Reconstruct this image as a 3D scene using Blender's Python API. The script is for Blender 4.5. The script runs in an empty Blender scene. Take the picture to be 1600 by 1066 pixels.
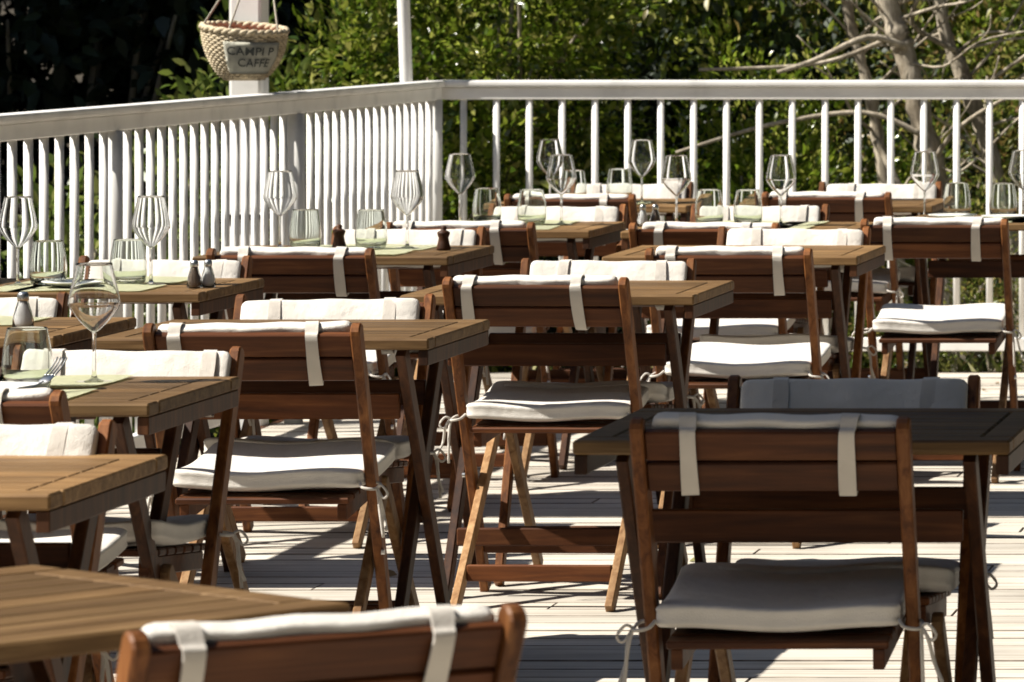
import bpy, bmesh, math, random
import numpy as np
from mathutils import Vector, Matrix
R = math.radians
random.seed(7)
rng = np.random.default_rng(11)
sc = bpy.context.scene
COL = sc.collection

# ------------------------------------------------------------------ camera, sky, sun, exposure
cam_d = bpy.data.cameras.new('camera')
cam = bpy.data.objects.new('camera', cam_d); COL.objects.link(cam)
cam.location = (0, 0, 1.535)
cam.rotation_euler = (R(90), 0, 0)
cam_d.sensor_width = 36
cam_d.lens = 7800 / 1600 * 36
cam_d.shift_x = -(2350 - 800) / 1600
cam_d.shift_y = -(533 + 4) / 1600
cam_d.clip_start = 0.1
cam_d.clip_end = 2000
cam_d.dof.use_dof = True
cam_d.dof.focus_distance = 11.5
cam_d.dof.aperture_fstop = 16
sc.camera = cam

SUN_AZ_VEC = Vector((-0.65, -0.21, 0.73)).normalized()      # towards the sun
elev = math.asin(SUN_AZ_VEC.z)
w = bpy.data.worlds.new('World'); sc.world = w; w.use_nodes = True
nt = w.node_tree
sky = nt.nodes.new('ShaderNodeTexSky'); sky.sky_type = 'NISHITA'; sky.sun_disc = False
sky.sun_elevation = elev
sky.sun_rotation = math.atan2(SUN_AZ_VEC.x, SUN_AZ_VEC.y)
bg = nt.nodes['Background']; bg.inputs['Strength'].default_value = 0.05
nt.links.new(sky.outputs[0], bg.inputs['Color'])
sun_d = bpy.data.lights.new('sun', 'SUN'); sun_d.energy = 5.0; sun_d.angle = R(0.5); sun_d.color = (1, 0.95, 0.87)
sun = bpy.data.objects.new('sun', sun_d); COL.objects.link(sun)
sun.rotation_euler = SUN_AZ_VEC.to_track_quat('Z', 'Y').to_euler()
sun.location = (-8, 6, 12)
sc.view_settings.view_transform = 'Standard'
sc.view_settings.look = 'None'
sc.view_settings.exposure = 1.0
sc.view_settings.gamma = 1
sc.cycles.max_bounces = 10
sc.cycles.diffuse_bounces = 3
sc.cycles.transmission_bounces = 10
sc.cycles.transparent_max_bounces = 12
sc.cycles.filter_width = 1.7
sc.cycles.sample_clamp_indirect = 6

# ------------------------------------------------------------------ materials
def mat(name):
    m = bpy.data.materials.new(name); m.use_nodes = True
    return m, m.node_tree, m.node_tree.nodes['Principled BSDF']
def N(nt, t, **kw):
    n = nt.nodes.new(t)
    for k, v in kw.items(): setattr(n, k, v)
    return n
def ramp(nt, stops):
    r = nt.nodes.new('ShaderNodeValToRGB'); e = r.color_ramp.elements
    while len(e) < len(stops): e.new(0.5)
    for el, (p, c) in zip(e, stops): el.position = p; el.color = (*c, 1)
    return r

def wood(name, dark, mid, light, stretch, rot=(0, 0, 0), rough=0.55, bump=0.15, spec=0.22, grey=None):
    m, nt, b = mat(name)
    L = nt.links.new
    tc = N(nt, 'ShaderNodeTexCoord'); oi = N(nt, 'ShaderNodeObjectInfo')
    mul = N(nt, 'ShaderNodeMath', operation='MULTIPLY'); mul.inputs[1].default_value = 37.0
    L(oi.outputs['Random'], mul.inputs[0])
    add = N(nt, 'ShaderNodeVectorMath', operation='ADD')
    L(tc.outputs['Object'], add.inputs[0]); L(mul.outputs[0], add.inputs[1])
    mp = N(nt, 'ShaderNodeMapping'); mp.inputs['Scale'].default_value = stretch; mp.inputs['Rotation'].default_value = rot
    L(add.outputs[0], mp.inputs['Vector'])
    n1 = N(nt, 'ShaderNodeTexNoise'); n1.inputs['Scale'].default_value = 1; n1.inputs['Detail'].default_value = 6; n1.inputs['Roughness'].default_value = 0.62
    n1.inputs['Distortion'].default_value = 0.6
    L(mp.outputs[0], n1.inputs['Vector'])
    r = ramp(nt, [(0.28, dark), (0.5, mid), (0.75, light)])
    L(n1.outputs['Fac'], r.inputs[0])
    # broad tone shift from piece to piece, wear blotches
    n2 = N(nt, 'ShaderNodeTexNoise'); n2.inputs['Scale'].default_value = 5; n2.inputs['Detail'].default_value = 3
    L(add.outputs[0], n2.inputs['Vector'])
    hsv = N(nt, 'ShaderNodeHueSaturation')
    mr = N(nt, 'ShaderNodeMapRange'); mr.inputs['To Min'].default_value = 0.66; mr.inputs['To Max'].default_value = 1.36
    L(oi.outputs['Random'], mr.inputs['Value'])
    mr2 = N(nt, 'ShaderNodeMapRange'); mr2.inputs['From Min'].default_value = 0.3; mr2.inputs['From Max'].default_value = 0.7
    mr2.inputs['To Min'].default_value = 0.82; mr2.inputs['To Max'].default_value = 1.15
    L(n2.outputs['Fac'], mr2.inputs['Value'])
    mm = N(nt, 'ShaderNodeMath', operation='MULTIPLY'); L(mr.outputs[0], mm.inputs[0]); L(mr2.outputs[0], mm.inputs[1])
    gi = N(nt, 'ShaderNodeNewGeometry'); mi = N(nt, 'ShaderNodeMapRange'); mi.inputs['To Min'].default_value = .74; mi.inputs['To Max'].default_value = 1.2
    L(gi.outputs['Random Per Island'], mi.inputs['Value'])
    mm2 = N(nt, 'ShaderNodeMath', operation='MULTIPLY'); L(mm.outputs[0], mm2.inputs[0]); L(mi.outputs[0], mm2.inputs[1])
    L(mm2.outputs[0], hsv.inputs['Value']); L(r.outputs[0], hsv.inputs['Color'])
    L(hsv.outputs[0], b.inputs['Base Color'])
    b.inputs['Roughness'].default_value = rough
    b.inputs['Specular IOR Level'].default_value = spec
    bp = N(nt, 'ShaderNodeBump'); bp.inputs['Strength'].default_value = bump; bp.inputs['Distance'].default_value = 0.004
    L(n1.outputs['Fac'], bp.inputs['Height']); L(bp.outputs[0], b.inputs['Normal'])
    return m
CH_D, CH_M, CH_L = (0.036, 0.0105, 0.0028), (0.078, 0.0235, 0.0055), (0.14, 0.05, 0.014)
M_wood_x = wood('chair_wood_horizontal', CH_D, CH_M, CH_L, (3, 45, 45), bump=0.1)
M_wood_z = wood('chair_wood_upright_lit', CH_D, (0.14, 0.049, 0.0125), (0.235, 0.10, 0.031), (45, 45, 3), rot=(R(-24), 0, 0), bump=0.1)  # posts paler than the boards: sun and bounce light put into the colour
M_wood_r = wood('chair_wood_rear_leg_sunlit', (0.13, 0.055, 0.018), (0.245, 0.135, 0.058), (0.37, 0.23, 0.11), (45, 45, 3), rot=(R(40), 0, 0), bump=0.1)  # same chair wood made tan, its sunlit look put into the colour
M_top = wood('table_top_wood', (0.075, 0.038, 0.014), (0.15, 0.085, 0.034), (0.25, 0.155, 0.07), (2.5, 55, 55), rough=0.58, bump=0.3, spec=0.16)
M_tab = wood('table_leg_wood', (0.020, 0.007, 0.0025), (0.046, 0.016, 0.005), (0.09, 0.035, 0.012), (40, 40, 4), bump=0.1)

# sun bleached deck boards: board by board tone, grain along x
M_deck, nt, b = mat('deck_boards')
L = nt.links.new
tc = N(nt, 'ShaderNodeTexCoord'); geo = N(nt, 'ShaderNodeNewGeometry')
mp = N(nt, 'ShaderNodeMapping'); mp.inputs['Scale'].default_value = (1.6, 50, 50)
L(tc.outputs['Object'], mp.inputs['Vector'])
n1 = N(nt, 'ShaderNodeTexNoise'); n1.inputs['Scale'].default_value = 1; n1.inputs['Detail'].default_value = 7; L(mp.outputs[0], n1.inputs['Vector'])
n2 = N(nt, 'ShaderNodeTexNoise'); n2.inputs['Scale'].default_value = 2.2; n2.inputs['Detail'].default_value = 5; L(tc.outputs['Object'], n2.inputs['Vector'])
r = ramp(nt, [(0.3, (0.36, 0.31, 0.24)), (0.5, (0.55, 0.50, 0.42)), (0.8, (0.66, 0.61, 0.53))]); L(n1.outputs['Fac'], r.inputs[0])
hsv = N(nt, 'ShaderNodeHueSaturation'); L(r.outputs[0], hsv.inputs['Color'])
mr = N(nt, 'ShaderNodeMapRange'); mr.inputs['To Min'].default_value = 0.84; mr.inputs['To Max'].default_value = 1.1; L(geo.outputs['Random Per Island'], mr.inputs['Value'])
mr2 = N(nt, 'ShaderNodeMapRange'); mr2.inputs['From Min'].default_value = .3; mr2.inputs['From Max'].default_value = .7
mr2.inputs['To Min'].default_value = .72; mr2.inputs['To Max'].default_value = 1.1; L(n2.outputs['Fac'], mr2.inputs['Value'])
mm = N(nt, 'ShaderNodeMath', operation='MULTIPLY'); L(mr.outputs[0], mm.inputs[0]); L(mr2.outputs[0], mm.inputs[1]); L(mm.outputs[0], hsv.inputs['Value'])
L(hsv.outputs[0], b.inputs['Base Color']); b.inputs['Roughness'].default_value = .7
bp = N(nt, 'ShaderNodeBump'); bp.inputs['Strength'].default_value = .3; bp.inputs['Distance'].default_value = .004; L(n1.outputs['Fac'], bp.inputs['Height']); L(bp.outputs[0], b.inputs['Normal'])

M_joint = None
def fabric(name, col, scale=420, var=0.10):
    m, nt, b = mat(name); L = nt.links.new
    tc = N(nt, 'ShaderNodeTexCoord')
    n = N(nt, 'ShaderNodeTexNoise'); n.inputs['Scale'].default_value = 14; n.inputs['Detail'].default_value = 5; L(tc.outputs['Object'], n.inputs['Vector'])
    r = ramp(nt, [(0.3, tuple(c * (1 - var) for c in col)), (0.7, col)]); L(n.outputs['Fac'], r.inputs[0]); L(r.outputs[0], b.inputs['Base Color'])
    wv = N(nt, 'ShaderNodeTexNoise'); wv.inputs['Scale'].default_value = scale; L(tc.outputs['Object'], wv.inputs['Vector'])
    n3 = N(nt, 'ShaderNodeTexNoise'); n3.inputs['Scale'].default_value = 22; n3.inputs['Detail'].default_value = 2; L(tc.outputs['Object'], n3.inputs['Vector'])
    mx = N(nt, 'ShaderNodeMath', operation='MULTIPLY_ADD'); mx.inputs[1].default_value = 4.0; L(n3.outputs['Fac'], mx.inputs[0]); L(wv.outputs['Fac'], mx.inputs[2])
    bp = N(nt, 'ShaderNodeBump'); bp.inputs['Strength'].default_value = .5; bp.inputs['Distance'].default_value = .003; L(mx.outputs[0], bp.inputs['Height']); L(bp.outputs[0], b.inputs['Normal'])
    b.inputs['Roughness'].default_value = .9; b.inputs['Specular IOR Level'].default_value = .15
    b.inputs['Sheen Weight'].default_value = .15
    return m
M_canvas = fabric('cream_canvas', (0.69, 0.65, 0.585))
M_strap = fabric('cream_webbing', (0.60, 0.555, 0.49), 700)
M_napkin = fabric('white_napkin', (0.8, 0.79, 0.76))

def paint(name, col, rough=.45):
    m, nt, b = mat(name); L = nt.links.new
    tc = N(nt, 'ShaderNodeTexCoord')
    n = N(nt, 'ShaderNodeTexNoise'); n.inputs['Scale'].default_value = 6; n.inputs['Detail'].default_value = 8; L(tc.outputs['Object'], n.inputs['Vector'])
    r = ramp(nt, [(0.27, tuple(c * .68 for c in col)), (0.42, tuple(c * .92 for c in col)), (0.6, col)]); L(n.outputs['Fac'], r.inputs[0]); L(r.outputs[0], b.inputs['Base Color'])
    bp = N(nt, 'ShaderNodeBump'); bp.inputs['Strength'].default_value = .04; bp.inputs['Distance'].default_value = .004; L(n.outputs['Fac'], bp.inputs['Height']); L(bp.outputs[0], b.inputs['Normal'])
    b.inputs['Roughness'].default_value = rough
    return m
M_white = paint('white_paint', (0.84, 0.825, 0.785))

def glass(name, tint=(1, 1, 1)):
    m, nt, b = mat(name)
    b.inputs['Base Color'].default_value = (*tint, 1)
    b.inputs['Transmission Weight'].default_value = 1; b.inputs['Roughness'].default_value = 0.0; b.inputs['IOR'].default_value = 1.46
    return m
M_glass = glass('clear_glass', (0.985, 0.99, 0.99))
M_glass_g = glass('tumbler_glass', (0.95, 0.985, 0.96))

def simple(name, col, rough=.5, metal=0.0, var=.15, scale=30):
    m, nt, b = mat(name); L = nt.links.new
    tc = N(nt, 'ShaderNodeTexCoord')
    n = N(nt, 'ShaderNodeTexNoise'); n.inputs['Scale'].default_value = scale; n.inputs['Detail'].default_value = 5; L(tc.outputs['Object'], n.inputs['Vector'])
    r = ramp(nt, [(0.3, tuple(c * (1 - var) for c in col)), (0.7, tuple(min(1, c * (1 + var)) for c in col))]); L(n.outputs['Fac'], r.inputs[0]); L(r.outputs[0], b.inputs['Base Color'])
    b.inputs['Roughness'].default_value = rough; b.inputs['Metallic'].default_value = metal
    return m
M_steel = simple('brushed_steel', (0.62, 0.62, 0.6), .28, 1.0, .05)
M_pepper = simple('pepper_grains', (0.15, 0.105, 0.07), .8, 0, .6, 400)
M_salt = simple('salt_grains', (0.78, 0.77, 0.74), .7, 0, .08, 400)
M_mat = simple('lime_paper', (0.66, 0.66, 0.43), .85, 0, .06, 60)
M_plate = simple('glazed_plate', (0.74, 0.74, 0.69), .18, 0, .03)
M_joint = simple('board_joint_dirt', (0.19, 0.155, 0.12), .95, 0, .6, 12)
M_soil = simple('dark_soil', (0.035, 0.028, 0.018), .95, 0, .5, 8)
M_wicker = simple('wicker', (0.46, 0.38, 0.25), .7, 0, .35, 60)
M_label = simple('painted_cloth', (0.50, 0.49, 0.41), .9, 0, .12, 25)
M_ink = simple('dark_ink', (0.035, 0.04, 0.035), .8, 0, .2)
M_cord = simple('jute_cord', (0.42, 0.38, 0.30), .9, 0, .2, 80)
M_flower = simple('dry_flowers', (0.45, 0.16, 0.13), .9, 0, .4, 90)

def bark(name, c0, c1):
    m, nt, b = mat(name); L = nt.links.new
    tc = N(nt, 'ShaderNodeTexCoord')
    mp = N(nt, 'ShaderNodeMapping'); mp.inputs['Scale'].default_value = (14, 14, 3.5); L(tc.outputs['Object'], mp.inputs['Vector'])
    n = N(nt, 'ShaderNodeTexNoise'); n.inputs['Scale'].default_value = 1; n.inputs['Detail'].default_value = 8; n.inputs['Roughness'].default_value = .7; L(mp.outputs[0], n.inputs['Vector'])
    r = ramp(nt, [(.35, c0), (.65, c1)]); L(n.outputs['Fac'], r.inputs[0]); L(r.outputs[0], b.inputs['Base Color'])
    bp = N(nt, 'ShaderNodeBump'); bp.inputs['Strength'].default_value = .8; bp.inputs['Distance'].default_value = .02; L(n.outputs['Fac'], bp.inputs['Height']); L(bp.outputs[0], b.inputs['Normal'])
    b.inputs['Roughness'].default_value = .9
    return m
M_bark = bark('pale_bark', (0.17, 0.135, 0.09), (0.56, 0.49, 0.38))
M_bark_d = bark('brown_bark', (0.06, 0.045, 0.03), (0.16, 0.12, 0.08))

def leaf(name, cols, rough=.32, trans=.3):
    m, nt, b = mat(name); L = nt.links.new
    geo = N(nt, 'ShaderNodeNewGeometry'); oi = N(nt, 'ShaderNodeObjectInfo')
    st = [(i / (len(cols) - 1), c) for i, c in enumerate(cols)]
    r = ramp(nt, st); L(geo.outputs['Random Per Island'], r.inputs[0])
    hsv = N(nt, 'ShaderNodeHueSaturation')
    mr = N(nt, 'ShaderNodeMapRange'); mr.inputs['To Min'].default_value = .8; mr.inputs['To Max'].default_value = 1.2; L(oi.outputs['Random'], mr.inputs['Value']); L(mr.outputs[0], hsv.inputs['Value'])
    L(r.outputs[0], hsv.inputs['Color']); L(hsv.outputs[0], b.inputs['Base Color'])
    b.inputs['Roughness'].default_value = rough; b.inputs['Specular IOR Level'].default_value = .6
    tr = N(nt, 'ShaderNodeBsdfTranslucent'); L(hsv.outputs[0], tr.inputs['Color'])
    mx = N(nt, 'ShaderNodeMixShader'); mx.inputs[0].default_value = trans
    L(b.outputs[0], mx.inputs[1]); L(tr.outputs[0], mx.inputs[2])
    L(mx.outputs[0], nt.nodes['Material Output'].inputs['Surface'])
    return m
M_leaf = leaf('glossy_leaves', [(0.04, 0.075, 0.008), (0.11, 0.175, 0.014), (0.20, 0.27, 0.026), (0.30, 0.345, 0.045), (0.42, 0.40, 0.12)], .24, .42)
M_leaf_y = leaf('yellow_green_leaves', [(0.08, 0.14, 0.02), (0.14, 0.20, 0.03), (0.20, 0.25, 0.05), (0.26, 0.27, 0.08)], .4, .4)
M_leaf_o = leaf('olive_leaves', [(0.04, 0.065, 0.012), (0.10, 0.145, 0.018), (0.19, 0.225, 0.035), (0.32, 0.31, 0.08), (0.22, 0.13, 0.045)], .35, .42)
M_leaf_d = leaf('shade_dark_leaves', [(0.012, 0.022, 0.008), (0.02, 0.036, 0.012), (0.03, 0.05, 0.014)], .6, .1)  # darker than real foliage: deep shade put into the leaf colour
M_grass = leaf('grass_blades', [(0.05, 0.09, 0.015), (0.10, 0.15, 0.03), (0.18, 0.19, 0.05), (0.30, 0.26, 0.12)], .5, .35)

# ------------------------------------------------------------------ mesh helpers
def link(o, parent=None):
    COL.objects.link(o)
    if parent: o.parent = parent
    return o
def obj(name, bm, m, parent=None, smooth=False, loc=None):
    me = bpy.data.meshes.new(name)
    bmesh.ops.recalc_face_normals(bm, faces=bm.faces)
    bm.to_mesh(me); bm.free()
    for mm_ in (m if isinstance(m, (list, tuple)) else [m]): me.materials.append(mm_)
    if smooth: me.shade_smooth()
    o = link(bpy.data.objects.new(name, me), parent)
    if loc: o.location = loc
    return o
def child(name, src, parent, loc=(0, 0, 0), scale=None):
    o = bpy.data.objects.new(name, src.data); o.location = loc
    if scale: o.scale = scale
    return link(o, parent)
def empty(name, loc=(0, 0, 0), rz=0):
    o = bpy.data.objects.new(name, None); o.location = loc; o.rotation_euler = (0, 0, rz); o.empty_display_size = .1
    return link(o)
def tag(o, label=None, cat=None, group=None, kind=None):
    if label: o['label'] = label
    if cat: o['category'] = cat
    if group: o['group'] = group
    if kind: o['kind'] = kind
    return o
def copy_tree(o, parent=None):
    c = o.copy(); COL.objects.link(c)
    if parent: c.parent = parent
    for ch in o.children: copy_tree(ch, c)
    return c
def box(bm, c, s, bev=0.0, rot=None, seg=1):
    v = []
    for x in (-.5, .5):
        for y in (-.5, .5):
            for z in (-.5, .5):
                p = Vector((x * s[0], y * s[1], z * s[2]))
                if rot: p = rot @ p
                v.append(bm.verts.new(p + Vector(c)))
    fs = [bm.faces.new([v[i] for i in q]) for q in ((0, 1, 3, 2), (4, 6, 7, 5), (0, 4, 5, 1), (2, 3, 7, 6), (0, 2, 6, 4), (1, 5, 7, 3))]
    if bev:
        es = list({e for f in fs for e in f.edges})
        bmesh.ops.bevel(bm, geom=es, offset=bev, segments=seg, affect='EDGES', profile=.6)
def prism(bm, prof, x0, x1, bev=0.0):
    """closed (y, z) profile extruded along x"""
    a = [bm.verts.new((x0, y, z)) for y, z in prof]; b_ = [bm.verts.new((x1, y, z)) for y, z in prof]
    n = len(prof)
    fs = [bm.faces.new(a), bm.faces.new(b_[::-1])]
    for i in range(n):
        j = (i + 1) % n
        bm.faces.new((a[j], a[i], b_[i], b_[j]))
    if bev:
        es = list({e for f in fs for e in f.edges})
        bmesh.ops.bevel(bm, geom=es, offset=bev, segments=1, affect='EDGES')
def strut_profile(p0, p1, width, round0=True, round1=False):
    """stadium-ish profile in the (y, z) plane from p0 to p1"""
    p0 = Vector(p0); p1 = Vector(p1); d = (p1 - p0).normalized(); n = Vector((-d.y, d.x)); h = width / 2
    out = []
    if round0:
        for k in range(7):
            a = math.pi / 2 + math.pi * k / 6
            out.append(p0 + d * h * .8 * math.cos(a) + n * h * math.sin(a) + d * h * .8)
    else: out += [p0 + n * h, p0 - n * h]
    if round1:
        for k in range(7):
            a = -math.pi / 2 + math.pi * k / 6
            out.append(p1 + d * h * .8 * math.cos(a) + n * h * math.sin(a) - d * h * .8)
    else: out += [p1 - n * h, p1 + n * h]
    return [(q.x, q.y) for q in out]
def tube(bm, pts, rad, sides=8, cap=True):
    pts = [Vector(p) for p in pts]; rings = []
    if not isinstance(rad, (list, tuple)): rad = [rad] * len(pts)
    ref = Vector((0.13, 0.27, 1)).normalized()
    for i, p in enumerate(pts):
        d = (pts[min(i + 1, len(pts) - 1)] - pts[max(i - 1, 0)]).normalized()
        r_ = ref if abs(d.dot(ref)) < .95 else Vector((1, 0, 0))
        u = d.cross(r_).normalized(); v = d.cross(u)
        rings.append([bm.verts.new(p + (u * math.cos(t) + v * math.sin(t)) * rad[i]) for t in (2 * math.pi * k / sides for k in range(sides))])
    for a, b_ in zip(rings, rings[1:]):
        for k in range(sides): bm.faces.new((a[k], a[(k + 1) % sides], b_[(k + 1) % sides], b_[k]))
    if cap: bm.faces.new(rings[0][::-1]); bm.faces.new(rings[-1])
def lathe(bm, prof, sides=32):
    """(r, z) profile spun about z; r == 0 ends close to a point"""
    rings = []
    for r_, z in prof:
        if r_ <= 1e-6: rings.append([bm.verts.new((0, 0, z))])
        else: rings.append([bm.verts.new((r_ * math.cos(t), r_ * math.sin(t), z)) for t in (2 * math.pi * k / sides for k in range(sides))])
    for a, b_ in zip(rings, rings[1:]):
        if len(a) == 1 and len(b_) == 1: continue
        for k in range(sides):
            k2 = (k + 1) % sides
            if len(a) == 1: bm.faces.new((a[0], b_[k2], b_[k]))
            elif len(b_) == 1: bm.faces.new((a[k], a[k2], b_[0]))
            else: bm.faces.new((a[k], a[k2], b_[k2], b_[k]))
def smooth_poly(pts, n):
    pts = [Vector(p) for p in pts]; out = []
    for i in range(len(pts) - 1):
        p0 = pts[max(i - 1, 0)]; p1 = pts[i]; p2 = pts[i + 1]; p3 = pts[min(i + 2, len(pts) - 1)]
        for k in range(n):
            t = k / n
            out.append(.5 * ((2 * p1) + (-p0 + p2) * t + (2 * p0 - 5 * p1 + 4 * p2 - p3) * t * t + (-p0 + 3 * p1 - 3 * p2 + p3) * t ** 3))
    out.append(pts[-1]); return out
def pad(bm, w_, d_, h_, warp, corner=.03, puff=.012, xf=None):
    """soft rectangular cushion: rounded outline lofted up the sides, then rings to the middle"""
    M = 14
    def loop(sx, sy):
        out = []
        hx, hy = w_ / 2 * sx, d_ / 2 * sy; c = min(corner * min(sx, sy) , hx, hy)
        for (qx, qy, a0) in ((1, 1, 0), (-1, 1, 90), (-1, -1, 180), (1, -1, 270)):
            for k in range(4):
                a = R(a0 + 30 * k); out.append((qx * (hx - c) + c * math.cos(a), qy * (hy - c) + c * math.sin(a)))
            # points along the straight run to the next corner
            nx, ny = {(1, 1): (-1, 1), (-1, 1): (-1, -1), (-1, -1): (1, -1), (1, -1): (1, 1)}[(qx, qy)]
            ea = R(a0 + 90)
            p = (qx * (hx - c) + c * math.cos(ea), qy * (hy - c) + c * math.sin(ea)); q = (nx * (hx - c) + c * math.cos(ea), ny * (hy - c) + c * math.sin(ea))
            for k in range(1, M): out.append((p[0] + (q[0] - p[0]) * k / M, p[1] + (q[1] - p[1]) * k / M))
        return out
    prof = [(0.0, -h_ / 2 - puff * .3, 1), (.5, -h_ / 2 - puff * .2, 1), (.9, -h_ / 2, 1), (.972, -h_ / 2 + .002, 1), (.992, -h_ / 2 + .006, 1), (1.0, -h_ / 2 + .009, 1), (.992, -h_ / 2 + .013, 1), (.995, 0, 1), (.992, h_ / 2 - .012, 1),
            (1.0, h_ / 2 - .008, 1), (.992, h_ / 2 - .004, 1), (.97, h_ / 2 - .001, 1), (.93, h_ / 2 + puff * .15, 1), (.85, h_ / 2 + puff * .45, 1), (.7, h_ / 2 + puff * .8, 1), (.5, h_ / 2 + puff, 1), (.25, h_ / 2 + puff * 1.05, 1), (0, h_ / 2 + puff * 1.05, 1)]
    rings = []
    for s, z, _ in prof:
        if s == 0:
            p = Vector((0, 0, z + warp(0, 0))); rings.append([bm.verts.new(xf(p) if xf else p)])
        else:
            rg = []
            for x, y in loop(s, s):
                p = Vector((x, y, z + warp(x / (w_ / 2), y / (d_ / 2)))); rg.append(bm.verts.new(xf(p) if xf else p))
            rings.append(rg)
    for a, b_ in zip(rings, rings[1:]):
        n = max(len(a), len(b_))
        for k in range(n):
            k2 = (k + 1) % n
            if len(a) == 1: bm.faces.new((a[0], b_[k2], b_[k]))
            elif len(b_) == 1: bm.faces.new((a[k], a[k2], b_[0]))
            else: bm.faces.new((a[k], a[k2], b_[k2], b_[k]))

# ------------------------------------------------------------------ setting: deck, ground
def build_deck():
    bm = bmesh.new()
    y = 2.0; i = 0
    while y < 20.42:
        # boards run along x, butt joints staggered
        cuts = [-4.42, -4.42 + 1.1 + (i * 1.37) % 2.4, -0.6 + (i * .83) % 1.6, 2.6]
        for x0, x1 in zip(cuts, cuts[1:]):
            box(bm, ((x0 + x1) / 2, y + .0625, -.014 + random.uniform(-.0015, .0015)), (x1 - x0 - .004, .128 + random.uniform(-.003, .003), .028), .0016)
        y += .1385; i += 1
    bm.normal_update()
    for f in bm.faces:
        if f.normal.z < .9: f.material_index = 1
    o = obj('deck', bm, [M_deck, M_joint]); tag(o, kind='structure')
    bm = bmesh.new()
    box(bm, (-.9, 20.46, -.1), (7.04, .03, .2), .003)
    box(bm, (-4.437, 11.2, -.1), (.03, 18.5, .2), .003)
    for k in range(12): box(bm, (-.9, 2.3 + k * 1.62, -.16), (7.0, .06, .18))
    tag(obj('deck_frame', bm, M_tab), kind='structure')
build_deck()
bm = bmesh.new()
rows = []
for j, y in enumerate([-40, 0, 10, 20, 22, 24, 26, 28, 30, 33, 36, 40, 46, 60, 120, 400]):
    row = []
    for i in range(41):
        x = -60 + i * 3.0
        z = -.45 + .1 * math.sin(x * .7 + y) * (y > 10)
        if y > 28: z += (min(y, 60) - 28) * .42
        row.append(bm.verts.new((x * (1 if y < 100 else 5), y, z)))
    rows.append(row)
for a, b_ in zip(rows, rows[1:]):
    for i in range(40): bm.faces.new((a[i], a[i + 1], b_[i + 1], b_[i]))
tag(obj('ground', bm, M_soil, smooth=True), kind='structure')

# ------------------------------------------------------------------ railings
def rail_cap(bm, p, q, top, width=.072):
    p = Vector(p); q = Vector(q); d = q - p; L_ = d.length; rot = Matrix.Rotation(math.atan2(d.y, d.x), 3, 'Z'); c = (p + q) / 2
    box(bm, (c.x, c.y, top - .014), (L_, width, .028), .009, rot, 2)
def rail_bar(bm, p, q, zc, wd, ht):
    p = Vector(p); q = Vector(q); d = q - p; rot = Matrix.Rotation(math.atan2(d.y, d.x), 3, 'Z'); c = (p + q) / 2
    box(bm, (c.x, c.y, zc), (d.length, wd, ht), .004, rot)
TOP = 1.196; RX = -4.36; RY = 20.44
def railing(label, p, q, posts, spacing, offs):
    root = empty('balustrade', ((p[0] + q[0]) / 2, (p[1] + q[1]) / 2, 0)); tag(root, label, 'railing', 'white balustrades round the deck')
    off = Vector((-(p[0] + q[0]) / 2, -(p[1] + q[1]) / 2, 0))
    P = Vector((*p, 0)) + off; Q = Vector((*q, 0)) + off
    bm = bmesh.new(); rail_cap(bm, P, Q, TOP); obj('handrail', bm, M_white, root)
    bm = bmesh.new(); rail_bar(bm, P, Q, TOP - .028 - .026, .042, .05); obj('upper_rail', bm, M_white, root)
    bm = bmesh.new(); rail_bar(bm, P, Q, .115, .042, .055); obj('lower_rail', bm, M_white, root)
    d = (Q - P).normalized(); Ln = (Q - P).length
    bm = bmesh.new(); lathe(bm, [(0, .143), (.014, .143), (.014, TOP - .079), (0, TOP - .079)], 12)
    for f in bm.faces: f.smooth = True
    src = None
    k = 0; t = offs
    ptx = [x for x in posts]
    while t < Ln - .03:
        if all(abs(t - x) > .055 for x in ptx):
            c = P + d * t
            if src is None:
                src = obj('baluster', bm, M_white, root); src.location = c
            else: child('baluster', src, root, c)
        t += spacing(t) if callable(spacing) else spacing
    psrc = None
    for x in ptx:
        c = P + d * x
        if psrc is None:
            bm = bmesh.new(); lathe(bm, [(0, .0), (.034, .0), (.034, TOP - .079), (0, TOP - .079)], 20)
            for f in bm.faces: f.smooth = True
            psrc = obj('post', bm, M_white, root); psrc.location = c
        else: child('post', psrc, root, c)
front_b = railing('long white railing at the far end of the deck with widely spaced round balusters', (RX, RY), (2.6, RY), [3.1, 5.1], .1346, .1)
bm = None
side_b = railing('white railing along the left side of the deck with closely set balusters in view', (RX, 8.2), (RX, RY - .0435), [2.05, 4.9, 7.43, 9.78, 12.14], lambda t: .159 if t < 7.3 else .1346, .03)

# ------------------------------------------------------------------ the folding chair
LEAN = math.atan2(.40, .80)
DS = Vector((0, math.sin(LEAN), -math.cos(LEAN)))        # down along the back
DN = Vector((0, -math.cos(LEAN), -math.sin(LEAN)))       # outwards, behind the back
TOPP = Vector((0, -.20, .832))                           # top of the back, root is .2 further forward
def back_pt(x, s, n): return TOPP + DS * s + DN * n + Vector((x, 0, 0))
ROTB = Matrix((Vector((1, 0, 0)), -DS.cross(Vector((1, 0, 0))) * -1, DS)).transposed()
def back_box(bm, xc, s0, s1, n0, n1, wx, bev):
    c = back_pt(xc, (s0 + s1) / 2, (n0 + n1) / 2)
    rot = Matrix((Vector((1, 0, 0)), DN, DS)).transposed()
    box(bm, c, (wx, abs(n1 - n0), s1 - s0), bev, rot)

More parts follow.
